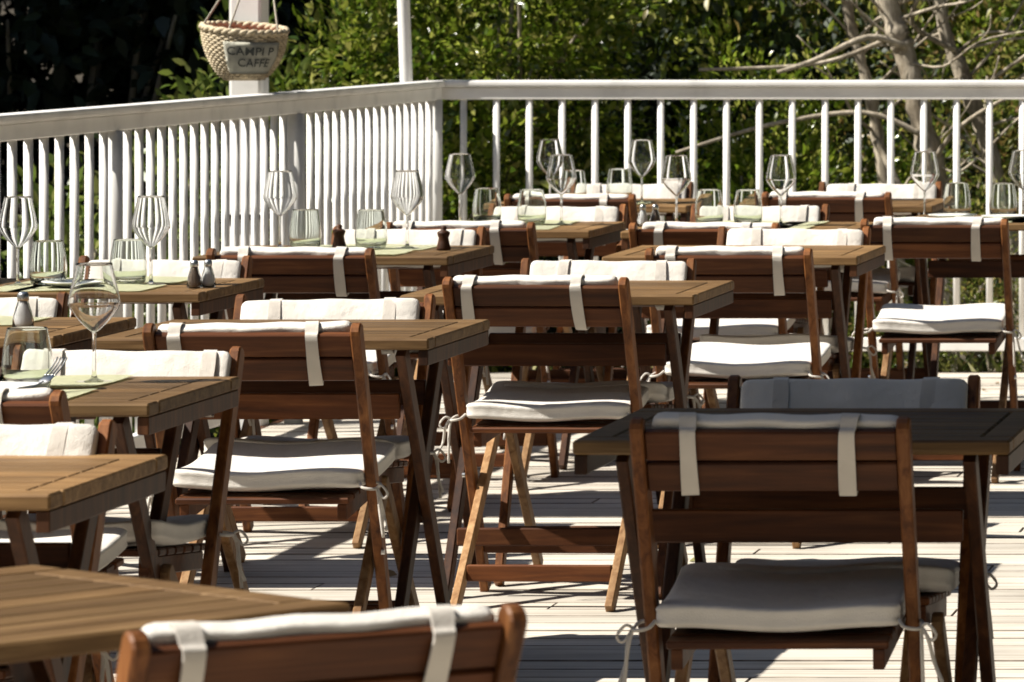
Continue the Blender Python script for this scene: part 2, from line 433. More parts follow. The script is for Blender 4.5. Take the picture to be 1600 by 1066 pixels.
def make_chair():
    root = empty('folding_chair')
    # posts that run from the top of the back down to the front feet
    bm = bmesh.new()
    foot = TOPP + DS * ((TOPP.z) / math.cos(LEAN))
    prism(bm, strut_profile((TOPP.y, TOPP.z), (foot.y, 0.004), .042), -.011, .011, .0035)
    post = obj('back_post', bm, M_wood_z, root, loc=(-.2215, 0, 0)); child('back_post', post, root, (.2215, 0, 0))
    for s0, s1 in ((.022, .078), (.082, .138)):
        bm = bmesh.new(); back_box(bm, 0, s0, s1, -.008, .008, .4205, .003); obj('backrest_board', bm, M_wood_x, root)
    # rear legs
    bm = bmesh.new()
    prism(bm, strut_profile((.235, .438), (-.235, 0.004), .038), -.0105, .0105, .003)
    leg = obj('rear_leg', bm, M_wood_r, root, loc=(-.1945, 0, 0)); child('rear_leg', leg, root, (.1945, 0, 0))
    # seat: two side rails and slats across
    bm = bmesh.new()
    tilt = Matrix.Rotation(R(4.5), 3, 'X')
    for sx in (-1, 1): box(bm, (sx * .170, .10, .432), (.020, .39, .036), .002, tilt)
    for k in range(7):
        y = -.08 + k * .060
        box(bm, (0, y, .458 + (y - .10) * math.tan(R(4.5))), (.375, .050, .014), .003, tilt)
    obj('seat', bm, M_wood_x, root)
    # stretchers
    bm = bmesh.new(); box(bm, (0, -.150, .088), (.366, .018, .042), .003, Matrix.Rotation(R(-46), 3, 'X') @ Matrix.Rotation(R(46), 3, 'X')); obj('stretcher', bm, M_wood_x, root)
    bm = bmesh.new(); box(bm, (0, .148, .128), (.4195, .018, .045), .003); obj('stretcher', bm, M_wood_x, root)
    bm = bmesh.new(); tube(bm, [(-.0035, 0, 0), (.0035, 0, 0)], .0065, 10); bt = obj('bolt', bm, M_steel, root, loc=(.2345, .03, .317)); child('bolt', bt, root, (-.2345, .03, .317))
    return root
def make_back_cushion(seed, low):
    rr = random.Random(seed)
    a, b_ = rr.uniform(.001, .003), rr.uniform(0, 6)
    bm = bmesh.new()
    hh = .118; s_c = .0115 + hh / 2 + low
    def xf(p): return back_pt(p.x, s_c - p.y, -.0105 - .021 - p.z * -1 * -1)
    wp = lambda u, v: a * math.sin(u * 3 + b_) * (1 - v * .2) + .003 * math.sin(u * 9 + b_ * 2)
    pad(bm, .418, hh, .028, wp, .014, .003, lambda p: back_pt(p.x + 0, s_c - p.y + .0010 * math.sin(p.x * 22 + b_), -.0245 - p.z))
    return bm
def make_strap(low, seed):
    rr = random.Random(seed)
    s0 = .0075 + low; s1 = .146
    path = [(s0, -.028), (s0 - .0005, -.014), (s0 + .010, .001), (.024 + low * .5, .0125), (.075, .0145 + rr.uniform(0, .004)), (.135, .0125), (s1, .004), (s1 + .004, -.015), (s1, -.034), (.10, -.0430), (.06, -.0445), (.03, -.0425), (s0 + .007, -.037)]
    pp = [(p.x, p.y) for p in smooth_poly([(a, b_, 0) for a, b_ in path + path[:1]], 4)][:-1]
    bm = bmesh.new(); n = len(pp); rings = []
    for i, (s, nn) in enumerate(pp):
        p = pp[i - 1]; q = pp[(i + 1) % n]; t = Vector((q[0] - p[0], q[1] - p[1])).normalized(); o_ = Vector((-t.y, t.x)) * .0014
        u = i / n * 2 * math.pi
        lean = .0035 * math.sin(u + seed * 2); wd = .0138 + .0009 * math.sin(3 * u + seed)
        tw = .0012 * math.sin(2 * u + seed)
        rings.append([bm.verts.new(back_pt(x + lean, s + k * o_.x, nn + k * o_.y + tw * (1 if x > 0 else -1))) for x, k in ((-wd, -1), (wd, -1), (wd, 1), (-wd, 1))])
    for i in range(n):
        a, b_ = rings[i], rings[(i + 1) % n]
        for k in range(4):
            f = bm.faces.new((a[k], a[(k + 1) % 4], b_[(k + 1) % 4], b_[k])); f.smooth = True
    bm.edges.ensure_lookup_table()
    for i in range(n):
        for k in range(4):
            e = bm.edges.get((rings[i][k], rings[(i + 1) % n][k]))
            if e: e.smooth = False
    return bm
def make_seat_cushion(seed):
    rr = random.Random(seed); bm = bmesh.new()
    sag = rr.uniform(.004, .013); ph = rr.uniform(0, 6); dr = rr.uniform(-.004, .012)
    t = math.tan(R(4.5))
    def wp(u, v):
        return t * v * .19 + .012 * v * v - sag * (1 - u * u) * (1 - v * v) + .004 * math.sin(u * 4 + ph) * (.5 + .5 * abs(v)) - dr * max(0, u * math.cos(ph)) ** 2 * (1 - v) * .5
    pad(bm, .412, .392, .040, wp, .022, .005, lambda p: Vector((p.x, p.y + .10, p.z + .490)))
    return bm
def make_tie(seed, sx):
    rr = random.Random(seed); bm = bmesh.new()
    c = Vector((sx * .232, -.055, .475))
    # loop round the post, a bow and two tails
    loop = [(sx * .205, -.085, .482), (sx * .215, -.105, .472), (sx * .238, -.100, .468), (sx * .242, -.062, .470), (sx * .236, -.03, .474), (sx * .212, -.035, .478)]
    tube(bm, smooth_poly(loop, 4), .0034, 6)
    k = c + Vector((sx * .010, -.03, -.005))
    for j in range(2):
        dx = rr.uniform(.004, .03) * sx * (1 if j else .4)
        tail = [k, k + Vector((dx * .5, -.008, -.018)), k + Vector((dx * .9, -.012 + j * .02, -.05 - .01 * j)), k + Vector((dx * 1.5, -.006, -.085 - rr.uniform(0, .03)))]
        tube(bm, smooth_poly(tail, 4), .0036, 6)
    bow = [k, k + Vector((sx * .012, -.01, .006)), k + Vector((sx * .026, -.012, -.012)), k + Vector((sx * .016, -.01, -.022)), k]
    tube(bm, smooth_poly(bow, 4), .0028, 6)
    return bm
proto_chair = make_chair()
def tmp(bm, m, name):
    me = bpy.data.meshes.new(name); bmesh.ops.recalc_face_normals(bm, faces=bm.faces); bm.to_mesh(me); bm.free(); me.materials.append(m)
    if name != 'strap': me.shade_smooth()
    return me
BC = {low: [tmp(make_back_cushion(s + int(low * 1000), low), M_canvas, 'back_cushion') for s in range(4)] for low in (0.0, .010)}
ST = {low: [tmp(make_strap(low, s), M_strap, 'strap') for s in range(3)] for low in (0.0, .010)}
SCU = [tmp(make_seat_cushion(s), M_canvas, 'seat_cushion') for s in range(5)]
TI = {sx: [tmp(make_tie(s, sx), M_strap, 'tie') for s in range(3)] for sx in (-1, 1)}
BASE = list(proto_chair.children); cnt = [0]
def chair(x, y, rz, label, facing=False, drz=0.0):
    """x, y: the middle of the top of the back"""
    i = cnt[0]; cnt[0] += 1
    if i == 0: r_ = proto_chair
    else:
        r_ = proto_chair.copy(); COL.objects.link(r_)
        for ch in BASE:
            c = ch.copy(); COL.objects.link(c); c.parent = r_
    a = R(rz + drz)
    fwd = Vector((-math.sin(a), math.cos(a), 0))
    r_.location = Vector((x, y, 0)) + fwd * .2; r_.rotation_euler = (0, 0, a)
    tag(r_, label, 'chair', 'wooden folding chairs with cream cushions')
    low = .010 if facing else 0.0
    bc = link(bpy.data.objects.new('back_cushion', BC[low][i % 4]), r_); bc.location = (random.uniform(-.006, .006), 0, random.uniform(-.005, .002)); bc.rotation_euler = (0, R(random.uniform(-.7, .7)), 0)
    for k, sx in enumerate((-.152, .125)):
        s_ = link(bpy.data.objects.new('strap', ST[low][(i + k) % 3]), bc); s_.location = (sx + random.uniform(-.014, .014), 0, 0)
    cu = link(bpy.data.objects.new('seat_cushion', SCU[i % 5]), r_); cu.location = (random.uniform(-.010, .010), random.uniform(-.006, .010), 0); cu.rotation_euler = (0, 0, R(random.uniform(-2.2, 2.2)))
    for sx in (-1, 1): link(bpy.data.objects.new('tie', TI[sx][(i + (sx > 0)) % 3]), cu)
    return r_

CH = [
 # chairs with their backs to us
 (-1.224, 8.323, 0, 'chair in full shade before the dark table at right, grey seat cushion tied behind'),
 (-2.425, 12.494, 0, 'chair with its back to us pushed up to the empty table in the centre'),
 (-2.690, 10.727, 0, 'chair with its back to us at the empty table left of centre, dappled seat'),
 (-3.388, 13.929, 0, 'chair with its back to us at the laid table by the side railing post'),
 (-3.255, 15.556, 0, 'chair with its back to us before the laid table nearest the deck corner'),
 (-2.164, 13.929, 0, 'back-turned chair just left of the rightmost one, its post against two white seat cushions'),
 (-1.801, 15.780, 0, 'rightmost back-turned chair in full view, sunlit seat with green showing beneath it'),
 (-2.486, 15.511, 0, 'back-turned chair right of the salt and pepper pair, below two tumblers'),
 (-3.329, 17.785, 0, 'back-turned chair of the farthest row on the left, half hidden by tall wine glasses'),
 (-2.438, 17.961, 0, 'back-turned chair of the farthest row on the right, before the railing'),
 (-2.800, 8.900, 0, 'chair cut off by the left edge before the laid table with the fork'),
]
FC = [
 (-2.54, 8.30, 'chair facing us behind the bare table at left, bright cushion at the left edge'),
 (-2.765, 10.03, 'chair facing us behind the table with the fork, tall post beside the tabletop corner'),
 (-3.65, 11.88, 'chair facing us at the left edge behind the salt shaker table'),
 (-3.63, 13.55, 'chair facing us behind the left table with four glasses, by the railing'),
 (-2.76, 11.80, 'chair facing us behind the empty table left of centre, long white cushion'),
 (-2.405, 13.42, 'chair facing us behind the empty central table, white cushion top above the board'),
 (-3.35, 15.29, 'chair facing us behind the laid table with the pepper mill, next to the railing'),
 (-2.17, 15.28, 'chair facing us behind the empty table in the right middle, wide white cushion'),
 (-3.205, 16.93, 'chair facing us behind the table nearest the deck corner, tumbler before its cushion'),
 (-2.52, 16.93, 'chair facing us behind the table with two tumblers and two wine glasses'),
 (-3.317, 19.0, 'chair facing us against the far railing, behind a tumbler, left one of the last row'),
 (-2.371, 19.0, 'chair facing us against the far railing, right one of the last row'),
 (-1.205, 9.27, 'chair facing us in shade behind the dark table at right, dull grey cushion'),
]
for x, y, rz, lb in CH: chair(x, y, rz, lb, False, random.uniform(-2, 2))
for x, y, lb in FC: chair(x, y, 180, lb, True, random.uniform(-1.5, 1.5))
chair(-1.325, 5.64, 34, 'nearest chair at the bottom, turned towards the slatted foreground table')

# ------------------------------------------------------------------ tables
TW, TD, TH = .745, .67, .78
def make_table():
    root = empty('cafe_table')
    bm = bmesh.new()
    nsl = 9; gap = .005; end = .055
    sw = (TD - gap * (nsl - 1)) / nsl
    for k in range(nsl):
        y = -TD / 2 + sw / 2 + k * (sw + gap)
        if k in (0, nsl - 1): box(bm, (0, y, TH - .0125), (TW, sw, .025), .004)
        else: box(bm, (0, y, TH - .0125), (TW - 2 * end - .004, sw, .024), .003)
    for sx in (-1, 1): box(bm, (sx * (TW / 2 - end / 2), 0, TH - .0125), (end, TD - 2 * sw - 2 * gap, .0245), .003)
    obj('tabletop', bm, M_top, root)
    bm = bmesh.new(); box(bm, (0, 0, TH - .0425), (.022, TD - .012, .034), .002)
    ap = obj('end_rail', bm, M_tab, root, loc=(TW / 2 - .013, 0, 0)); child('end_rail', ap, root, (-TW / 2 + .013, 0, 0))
    # crossed legs at each end
    for sx in (-1, 1):
        for dy, dx in ((1, 0), (-1, .026)):
            bm = bmesh.new()
            prism(bm, strut_profile((-dy * .265, .752), (dy * .265, .004), .046, False), -.011, .011, .003)
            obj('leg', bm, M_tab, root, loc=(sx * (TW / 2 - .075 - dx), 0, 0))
    for sy in (-1, 1):
        bm = bmesh.new(); box(bm, (0, sy * .195, .62), (TW - .24 if sy > 0 else TW - .188, .02, .058), .003); obj('beam', bm, M_wood_x, root)
    bm = bmesh.new(); box(bm, (0, -.21, .155), (TW - .24, .02, .046), .003); obj('stretcher', bm, M_wood_x, root)
    return root
TAB = [
 (-2.580, 7.915, 0, 'bare table at the left edge, second from the front, long grain in sun'),
 (-2.890, 9.610, 0, 'table at left laid with lime placemat, fork, tumbler and wine glass'),
 (-3.600, 11.45, 0, 'table at the left edge with a salt shaker, mostly hidden by a wine glass'),
 (-3.705, 13.09, 0, 'laid table at left by the railing with two tumblers and two wine glasses'),
 (-2.750, 11.37, 0, 'empty sunlit table left of centre with dark crossed legs in view'),
 (-2.425, 12.98, 0, 'empty table in the centre of the terrace'),
 (-3.445, 14.86, 0, 'laid table beside the side railing with pepper mill and two wine glasses'),
 (-2.255, 14.87, 0, 'empty table in the right middle behind the post of a back-turned chair'),
 (-3.330, 16.48, 0, 'laid table nearest the deck corner with lime placemat and tall glasses'),
 (-2.480, 16.45, 0, 'laid table with two tumblers between a wine glass pair, middle of the back'),
 (-1.660, 17.00, 0, 'laid table at the right edge with plates and a filled wine glass'),
 (-1.215, 8.840, 0, 'table in full shade at right, dark top behind the grey cushioned chair'),
 (-3.330, 18.40, 0, 'table of the last row on the left, against the railing, with glasses'),
 (-2.440, 18.40, 0, 'empty table of the last row on the right, against the railing'),
 (-1.931, 6.146, 51, 'slatted table in the bottom left foreground, turned at an angle'),
]
proto_t = make_table()
def place_table(i, t):
    r_ = proto_t if i == 0 else copy_tree(proto_t)
    x, y, rz, lb = t
    r_.location = (x, y, 0); r_.rotation_euler = (0, 0, R(rz))
    tag(r_, lb, 'table', 'slatted wooden terrace tables')
for i, t in enumerate(TAB): place_table(i, t)
TZ = TH + .0012

# ------------------------------------------------------------------ tableware
def sh(bm, m, name):
    me = bpy.data.meshes.new(name); bmesh.ops.recalc_face_normals(bm, faces=bm.faces); bm.to_mesh(me); bm.free()
    me.materials.append(m); me.shade_smooth(); return me
def curve(pts, n=5):
    return [(p.x, p.y) for p in smooth_poly([(a, b_, 0) for a, b_ in pts], n)]
# wine glass: angular bowl, widest low down, narrowing to the rim
outer = curve([(.0045, .098), (.012, .104), (.030, .122), (.047, .146), (.0495, .156), (.046, .178), (.040, .205), (.0345, .2325)], 5)
inner = [(max(r_ - .0007, 0.0), z + .0004) for r_, z in outer]
bm = bmesh.new(); lathe(bm, outer + [(.0341, .2331)] + inner[::-1][:-1] + [(.006, .1015), (0, .1005)], 40); ME_BOWL = sh(bm, M_glass, 'bowl')
bm = bmesh.new(); lathe(bm, [(0, .0965)] + [(.0042, .0975)] + curve([(.0042, .095), (.0036, .06), (.0040, .02), (.007, .008), (.018, .0035), (.036, .0018)], 4) + [(.0365, .001), (.036, 0), (0, .0008)], 32); ME_STEM = sh(bm, M_glass, 'stem')
# tumbler: heavy base, widest at a third, narrower at the rim
to = curve([(.036, .001), (.0435, .010), (.0475, .035), (.0465, .065), (.042, .095), (.0375, .118)], 5)
ti = curve([(.0362, .118), (.0405, .095), (.0448, .065), (.0455, .036), (.040, .017), (.025, .0125)], 5)
bm = bmesh.new(); lathe(bm, [(0, .0005)] + to + [(.037, .119)] + ti + [(0, .0125)], 40); ME_TUMB = sh(bm, M_glass_g, 'tumbler')
bm = bmesh.new(); lathe(bm, [(0, .004), (.020, .004), (.0205, .012), (.019, .030), (.013, .046), (.0085, .0615), (0, .0615)], 20); ME_SALT = sh(bm, M_salt, 'salt')
bm = bmesh.new(); lathe(bm, [(0, .004), (.020, .004), (.0205, .012), (.019, .030), (.013, .046), (.0085, .0615), (0, .0615)], 20); ME_PEPP = sh(bm, M_pepper, 'pepper')
bm = bmesh.new(); lathe(bm, [(0, 0), (.0235, 0), (.0245, .004), (.0235, .022), (.019, .040), (.0125, .060), (.0115, .066), (.0095, .066), (.0098, .0628), (.0105, .060), (.0165, .040), (.0215, .022), (.0222, .004), (.0, .0025)], 24); ME_SHAK = sh(bm, M_glass, 'shaker_glass')
bm = bmesh.new(); lathe(bm, [(.0124, .064), (.0132, .066), (.013, .078), (.0095, .083), (0, .0845)], 20); ME_CAP = sh(bm, M_steel, 'cap')
bm = bmesh.new(); lathe(bm, [(0, 0), (.021, 0), (.0215, .006), (.017, .022), (.0145, .036), (.0185, .047), (.019, .053), (.012, .057), (.008, .059), (.0095, .066), (.006, .0715), (0, .0725)], 20); ME_MILL = sh(bm, M_tab, 'pepper_mill')
bm = bmesh.new(); lathe(bm, [(0, .004), (.045, .004), (.060, .009), (.083, .0155), (.085, .0165), (.084, .018), (.078, .0165), (.058, .011), (.045, .0075), (0, .0075)], 40); ME_PLATE = sh(bm, M_plate, 'plate')

def ware(name, me, x, y, label, cat, group=None, z=TZ, rz=None):
    o = link(bpy.data.objects.new(name, me)); o.location = (x, y, z); o.rotation_euler = (0, 0, random.uniform(0, 6) if rz is None else rz)
    return tag(o, label, cat, group)
def wine(x, y, label):
    r_ = empty('wine_glass', (x, y, TZ), random.uniform(0, 6)); tag(r_, label, 'wine glass', 'empty wine glasses on the laid tables')
    link(bpy.data.objects.new('bowl', ME_BOWL), r_); link(bpy.data.objects.new('stem', ME_STEM), r_)
def tumbler(x, y, label): ware('tumbler', ME_TUMB, x, y, label, 'tumbler', 'water tumblers on the laid tables')
def shaker(x, y, what, label):
    r_ = empty('salt_shaker' if what is ME_SALT else 'pepper_shaker', (x, y, TZ)); tag(r_, label, 'shaker', 'salt and pepper shakers')
    link(bpy.data.objects.new('glass_body', ME_SHAK), r_); link(bpy.data.objects.new('cap', ME_CAP), r_)
    if y > 12: r_.scale = (.8, .8, .85)
    link(bpy.data.objects.new('salt_filling' if what is ME_SALT else 'pepper_filling', what), r_)

for x, y, lb in [
    (-3.885, 13.05, 'wine glass at the far left, beside a tumbler in front of the railing'),
    (-3.545, 13.08, 'wine glass right of two tumblers on the left table by the railing'),
    (-2.762, 9.95 - .17, 'large wine glass at left, right behind the fork, nearest of all glasses'),
    (-3.673, 14.98, 'wine glass standing before the railing post, left of a tumbler'),
    (-3.300, 15.02, 'wine glass before the closely set balusters near the deck corner, right of a tumbler'),
    (-3.478, 16.63, 'wine glass just right of the corner post of the railing'),
    (-3.125, 16.55, 'wine glass overlapping a taller one, on the table nearest the deck corner'),
    (-3.497, 18.30, 'tallest standing wine glass over the far left table, behind another wine glass'),
    (-3.152, 18.25, 'wine glass before the second central baluster, above the white cushion'),
    (-2.735, 16.50, 'wine glass right of the salt and pepper pair'),
    (-2.390, 16.50, 'wine glass right of two tumblers, before a pale baluster'),
    (-1.961, 16.90, 'wine glass at right in front of the long white cushion'),
    (-1.640, 17.02, 'wine glass cut by the right edge, behind a tumbler'),
]: wine(x, y, lb)
for x, y, lb in [
    (-3.800, 13.03, 'tumbler between the far left wine glass and the next tumbler'),
    (-3.610, 13.10, 'tumbler just left of a wine glass, on the left table by the railing'),
    (-2.840, 9.72 - .12, 'large tumbler beside the nearest wine glass, behind the fork'),
    (-3.590, 14.95, 'tumbler left of the pepper mill before the railing'),
    (-3.388, 14.93, 'tumbler left of a wine glass, before the last balusters of the side railing'),
    (-3.386, 16.62, 'tumbler right of the wine glass by the corner post'),
    (-3.217, 16.52, 'tumbler standing before the facing white cushion near the deck corner'),
    (-3.420, 18.35, 'tumbler of the farthest table, half behind a wine glass bowl'),
    (-3.278, 18.50, 'tumbler before the facing cushion of the last row'),
    (-2.627, 16.50, 'left one of two tumblers side by side at the back'),
    (-2.496, 16.48, 'right one of two tumblers side by side at the back'),
    (-1.874, 17.10, 'tumbler behind a plate at the right edge, left of another tumbler'),
    (-1.710, 17.05, 'rightmost tumbler, before the railing at the right edge'),
]: tumbler(x, y, lb)
shaker(-3.40, 12.96, ME_PEPP, 'pepper shaker at the corner of the left table by the railing')
shaker(-3.372, 12.99, ME_SALT, 'salt shaker beside the dark pepper one on the left table by the railing')
shaker(-3.37, 11.36, ME_SALT, 'large salt shaker at left behind the nearest wine glass')
shaker(-2.838, 16.45, ME_SALT, 'white salt shaker of the pair at the back, left of the pepper')
shaker(-2.80, 16.47, ME_PEPP, 'dark pepper shaker of the pair at the back')
tag(ware('pepper_mill', ME_MILL, -3.50, 15.00, 'small wooden pepper mill before the balusters, right of a tumbler', 'pepper mill'), group='pepper mills')
tag(ware('pepper_mill', ME_MILL, -3.165, 14.90, 'small wooden pepper mill in front of the white facing cushion', 'pepper mill'), group='pepper mills')
ware('plate', ME_PLATE, -1.87, 16.93, 'pale plate at right beside the wine glass', 'plate', 'plates at the right edge')
ware('plate', ME_PLATE, -1.68, 16.86, 'pale plate at the far right before the tumbler', 'plate', 'plates at the right edge')
ware('plate', ME_PLATE, -3.71, 12.96, 'pale plate on the left table by the railing, between the tumblers', 'plate')

def placemat(x, y, rz, label):
    bm = bmesh.new(); nx, ny = 12, 8; rr = random.Random(int(x * 1000 + y * 77))
    ph = rr.uniform(0, 6); g = []
    for j in range(ny + 1):
        g.append([])
        for i in range(nx + 1):
            u, v = i / nx - .5, j / ny - .5
            g[-1].append(bm.verts.new((u * .41, v * .285, .0012 + .0035 * max(0, math.sin(u * 5 + ph)) * abs(v) * 2 + .005 * max(0, abs(u) * 2 - .8) * (1 + math.sin(ph * 3)))))
    for j in range(ny):
        for i in range(nx): bm.faces.new((g[j][i], g[j][i + 1], g[j + 1][i + 1], g[j + 1][i]))
    bmesh.ops.solidify(bm, geom=list(bm.faces), thickness=.0008)
    o = obj('placemat', bm, M_mat, smooth=False); o.location = (x, y, TZ); o.rotation_euler = (0, 0, R(rz))
    tag(o, label, 'placemat', 'lime paper placemats')
for a in [
    (-2.90, 9.435, 2, 'lime placemat nearest to us, under the fork'),
    (-2.925, 9.77, -1, 'lime placemat under the nearest wine glass and tumbler'),
    (-3.70, 12.92, 1, 'lime placemat on the front side of the left table by the railing'),
    (-3.70, 13.26, 0, 'lime placemat on the far side of the left table by the railing'),
    (-3.62, 11.60, 0, 'lime placemat on the salt shaker table at the left edge'),
    (-3.44, 14.69, 0, 'lime placemat on the front side of the pepper mill table'),
    (-3.43, 15.03, -2, 'lime placemat on the far side of the pepper mill table'),
    (-3.31, 16.32, 3, 'lime placemat on the front side of the table nearest the deck corner'),
    (-3.31, 16.65, 0, 'lime placemat on the far side of the table nearest the deck corner'),
    (-2.47, 16.29, 1, 'lime placemat in front of the two tumblers at the back'),
    (-2.47, 16.62, -1, 'lime placemat behind the two tumblers at the back'),
    (-1.72, 16.85, 0, 'lime placemat under the plates at the right edge'),
    (-3.33, 18.25, 0, 'lime placemat on the table against the far railing'),
]: placemat(*a)

# fork leaning on a folded napkin
bm = bmesh.new()
def fork():
    hp = smooth_poly([(0, -.10, .004), (0, -.04, .006), (0, .02, .012), (0, .055, .020)], 5)
    wds = [.0075 - .004 * min(1, i / 9) if i < 10 else .0035 for i in range(len(hp))]
    rings = []
    for p, wd in zip(hp, wds): rings.append([bm.verts.new(p + Vector((x, 0, z))) for x, z in ((-wd, 0), (0, -.0012), (wd, 0), (0, .0018))])
    for a, b_ in zip(rings, rings[1:]):
        for k in range(4): bm.faces.new((a[k], a[(k + 1) % 4], b_[(k + 1) % 4], b_[k]))
    bm.faces.new(rings[0]); bm.faces.new(rings[-1][::-1])
    box(bm, (0, .066, .0245), (.024, .026, .002), .0008, Matrix.Rotation(R(28), 3, 'X'))
    for k in range(4): tube(bm, smooth_poly([(-.0105 + .007 * k, .076, .029), (-.0105 + .007 * k, .10, .044), (-.0105 + .007 * k, .118, .062)], 4), [.0017] * 8 + [.0009], 6)
fork()
o = obj('fork', bm, M_steel, smooth=True); o.location = (-2.792, 9.43, TZ + .004); o.rotation_euler = (0, 0, R(-18)); tag(o, 'steel fork with its tines raised on the nearest lime placemat', 'fork')
bm = bmesh.new()
box(bm, (0, 0, .004), (.11, .13, .008), .003, None, 2); box(bm, (.004, .004, .0115), (.102, .122, .006), .0025, Matrix.Rotation(R(3), 3, 'Z'), 2)
o = obj('napkin', bm, M_napkin, smooth=True); o.location = (-2.85, 9.50, TZ + .003); o.rotation_euler = (0, 0, R(-14)); tag(o, 'folded white napkin under the fork on the nearest placemat', 'napkin')
bm = bmesh.new(); box(bm, (0, 0, .006), (.10, .12, .012), .005, None, 2)
o = obj('napkin', bm, M_napkin, smooth=True); o.location = (-1.80, 16.76, TZ + .003); tag(o, 'folded napkin between the two plates at the right edge', 'napkin')

# ------------------------------------------------------------------ posts, hanging basket, added parasol
bm = bmesh.new(); box(bm, (0, 0, 1.45), (.118, .118, 3.8), .012, None, 2)
for sx in (-1, 1): box(bm, (sx * .0, -.0, .75), (.15, .15, .03), .006)
o = obj('square_post', bm, M_white); o.location = (-4.505, 17.92, 0); tag(o, 'thick square white post behind the side railing carrying the basket', 'post')
bm = bmesh.new(); tube(bm, [(0.012, 0, -.45), (0, 0, 1.2), (-.012, 0, 1.55), (-.05, 0, 3.2)], .026, 16)
o = obj('white_pole', bm, M_white, smooth=True); o.location = (-4.475, 20.35, 0); tag(o, 'thin white pole rising behind the corner of the railing, leaning a little', 'pole')

def basket():
    root = empty('hanging_basket', (-4.458, 17.665, 1.242)); root.scale = (.89, .89, .89); tag(root, 'round wicker basket with a painted cloth sign hanging on the white post', 'basket')
    bm = bmesh.new(); NS = 108; NR = 21
    def rad(t): return .062 + .100 * math.sin(min(1, t * 1.02) * math.pi / 2) ** .62
    def rim(a): return .205 + .018 * math.cos(a - 2.4)      # the rim dips to the right
    for j in range(NR):                                     # horizontal canes woven in and out
        pts = []
        for k in range(NS):
            a = 2 * math.pi * k / NS; t = (j + .5) / NR
            wv = .0042 * math.cos(a * 27 + (j % 2) * math.pi)
            r_ = rad(t) + wv; pts.append((r_ * math.cos(a), r_ * math.sin(a), t * rim(a)))
        pts.append(pts[0]); tube(bm, pts, .0050, 6, False)
    for k in range(36):
        a = 2 * math.pi * (k + .5) / 36
        tube(bm, [((rad(t) + .001) * math.cos(a), (rad(t) + .001) * math.sin(a), t * rim(a)) for t in (0, .25, .5, .75, 1)], .0035, 5)
    for q, rr_ in ((0, .011), (.6, .009)):                  # twisted rim
        pts = []
        for k in range(97):
            a = 2 * math.pi * k / 96
            r_ = rad(1) + .006 * math.cos(a * 16 + q * 5); pts.append((r_ * math.cos(a), r_ * math.sin(a), rim(a) + .006 * math.sin(a * 16 + q * 5)))
        tube(bm, pts, rr_, 6, False)
    lathe(bm, [(0, .004), (.085, .004), (.085, .012), (0, .012)], 24)
    obj('wicker_body', bm, M_wicker, root, True)
    # cloth sign wrapped over the front right, words painted on it
    def wrap(u, v, lift):
        """u along the cloth in radians, v 0..1 up"""
        a = R(-80) + u; t = v; r_ = rad(t) + .012 + lift
        return Vector((r_ * math.cos(a), r_ * math.sin(a), t * rim(a)))
    bm = bmesh.new(); g = []
    for j in range(9):
        g.append([])
        for i in range(19):
            u = -.42 + 1.42 * i / 18; v = .14 + .66 * j / 8
            g[-1].append(bm.verts.new(wrap(u, v, .002 * math.sin(i * .9 + j))))
    for j in range(8):
        for i in range(18): bm.faces.new((g[j][i], g[j][i + 1], g[j + 1][i + 1], g[j + 1][i]))
    bmesh.ops.solidify(bm, geom=list(bm.faces), thickness=.002)
    lab = obj('cloth_sign', bm, M_label, root, True)
    for word, u0, v0, size in (('CAMPI P', -.34, .53, .047), ('CAFFE', -.10, .29, .047)):
        cu = bpy.data.curves.new('word', 'FONT'); cu.body = word; cu.size = size; cu.extrude = 0; cu.resolution_u = 3; cu.space_character = 1.02; cu.offset = .0006
        to_ = bpy.data.objects.new('word', cu); COL.objects.link(to_)
        dg = bpy.context.evaluated_depsgraph_get(); me = bpy.data.meshes.new_from_object(to_.evaluated_get(dg)); bpy.data.objects.remove(to_)
        b2 = bmesh.new(); b2.from_mesh(me); bpy.data.meshes.remove(me)
        bmesh.ops.triangulate(b2, faces=b2.faces)
        bmesh.ops.subdivide_edges(b2, edges=b2.edges, cuts=1, use_grid_fill=True)
        for v in b2.verts: v.co = wrap(u0 + v.co.x / .155, v0 + v.co.y / .2, .0055)
        obj('lettering', b2, M_ink, lab)
    # cords up to a hook on the post
    for a, e in ((R(200), (.03, .19, .62)), (R(-22), (.035, .19, .62)), (R(262), (.03, .19, .62))):
        bm = bmesh.new(); p = Vector(((rad(1)) * math.cos(a), rad(1) * math.sin(a), rim(a)))
        tube(bm, [p + Vector((0, 0, -.03)), p, p.lerp(Vector(e), .5) + Vector((0, 0, -.01)), e], .0042, 6); obj('cord', bm, M_cord, root, True)
    bm = bmesh.new()
    rr = random.Random(3)
    g = []
    for j_ in range(7):
        for i_ in range(28):
            a = 2 * math.pi * i_ / 28; r_ = .148 * j_ / 6
            g.append(bm.verts.new((r_ * math.cos(a), r_ * math.sin(a), .185 + rr.uniform(-.012, .014))))
    for j_ in range(6):
        for i_ in range(28): bm.faces.new((g[j_ * 28 + i_], g[j_ * 28 + (i_ + 1) % 28], g[j_ * 28 + 28 + (i_ + 1) % 28], g[j_ * 28 + 28 + i_]))
    obj('dried_flowers', bm, M_flower, root)
basket()

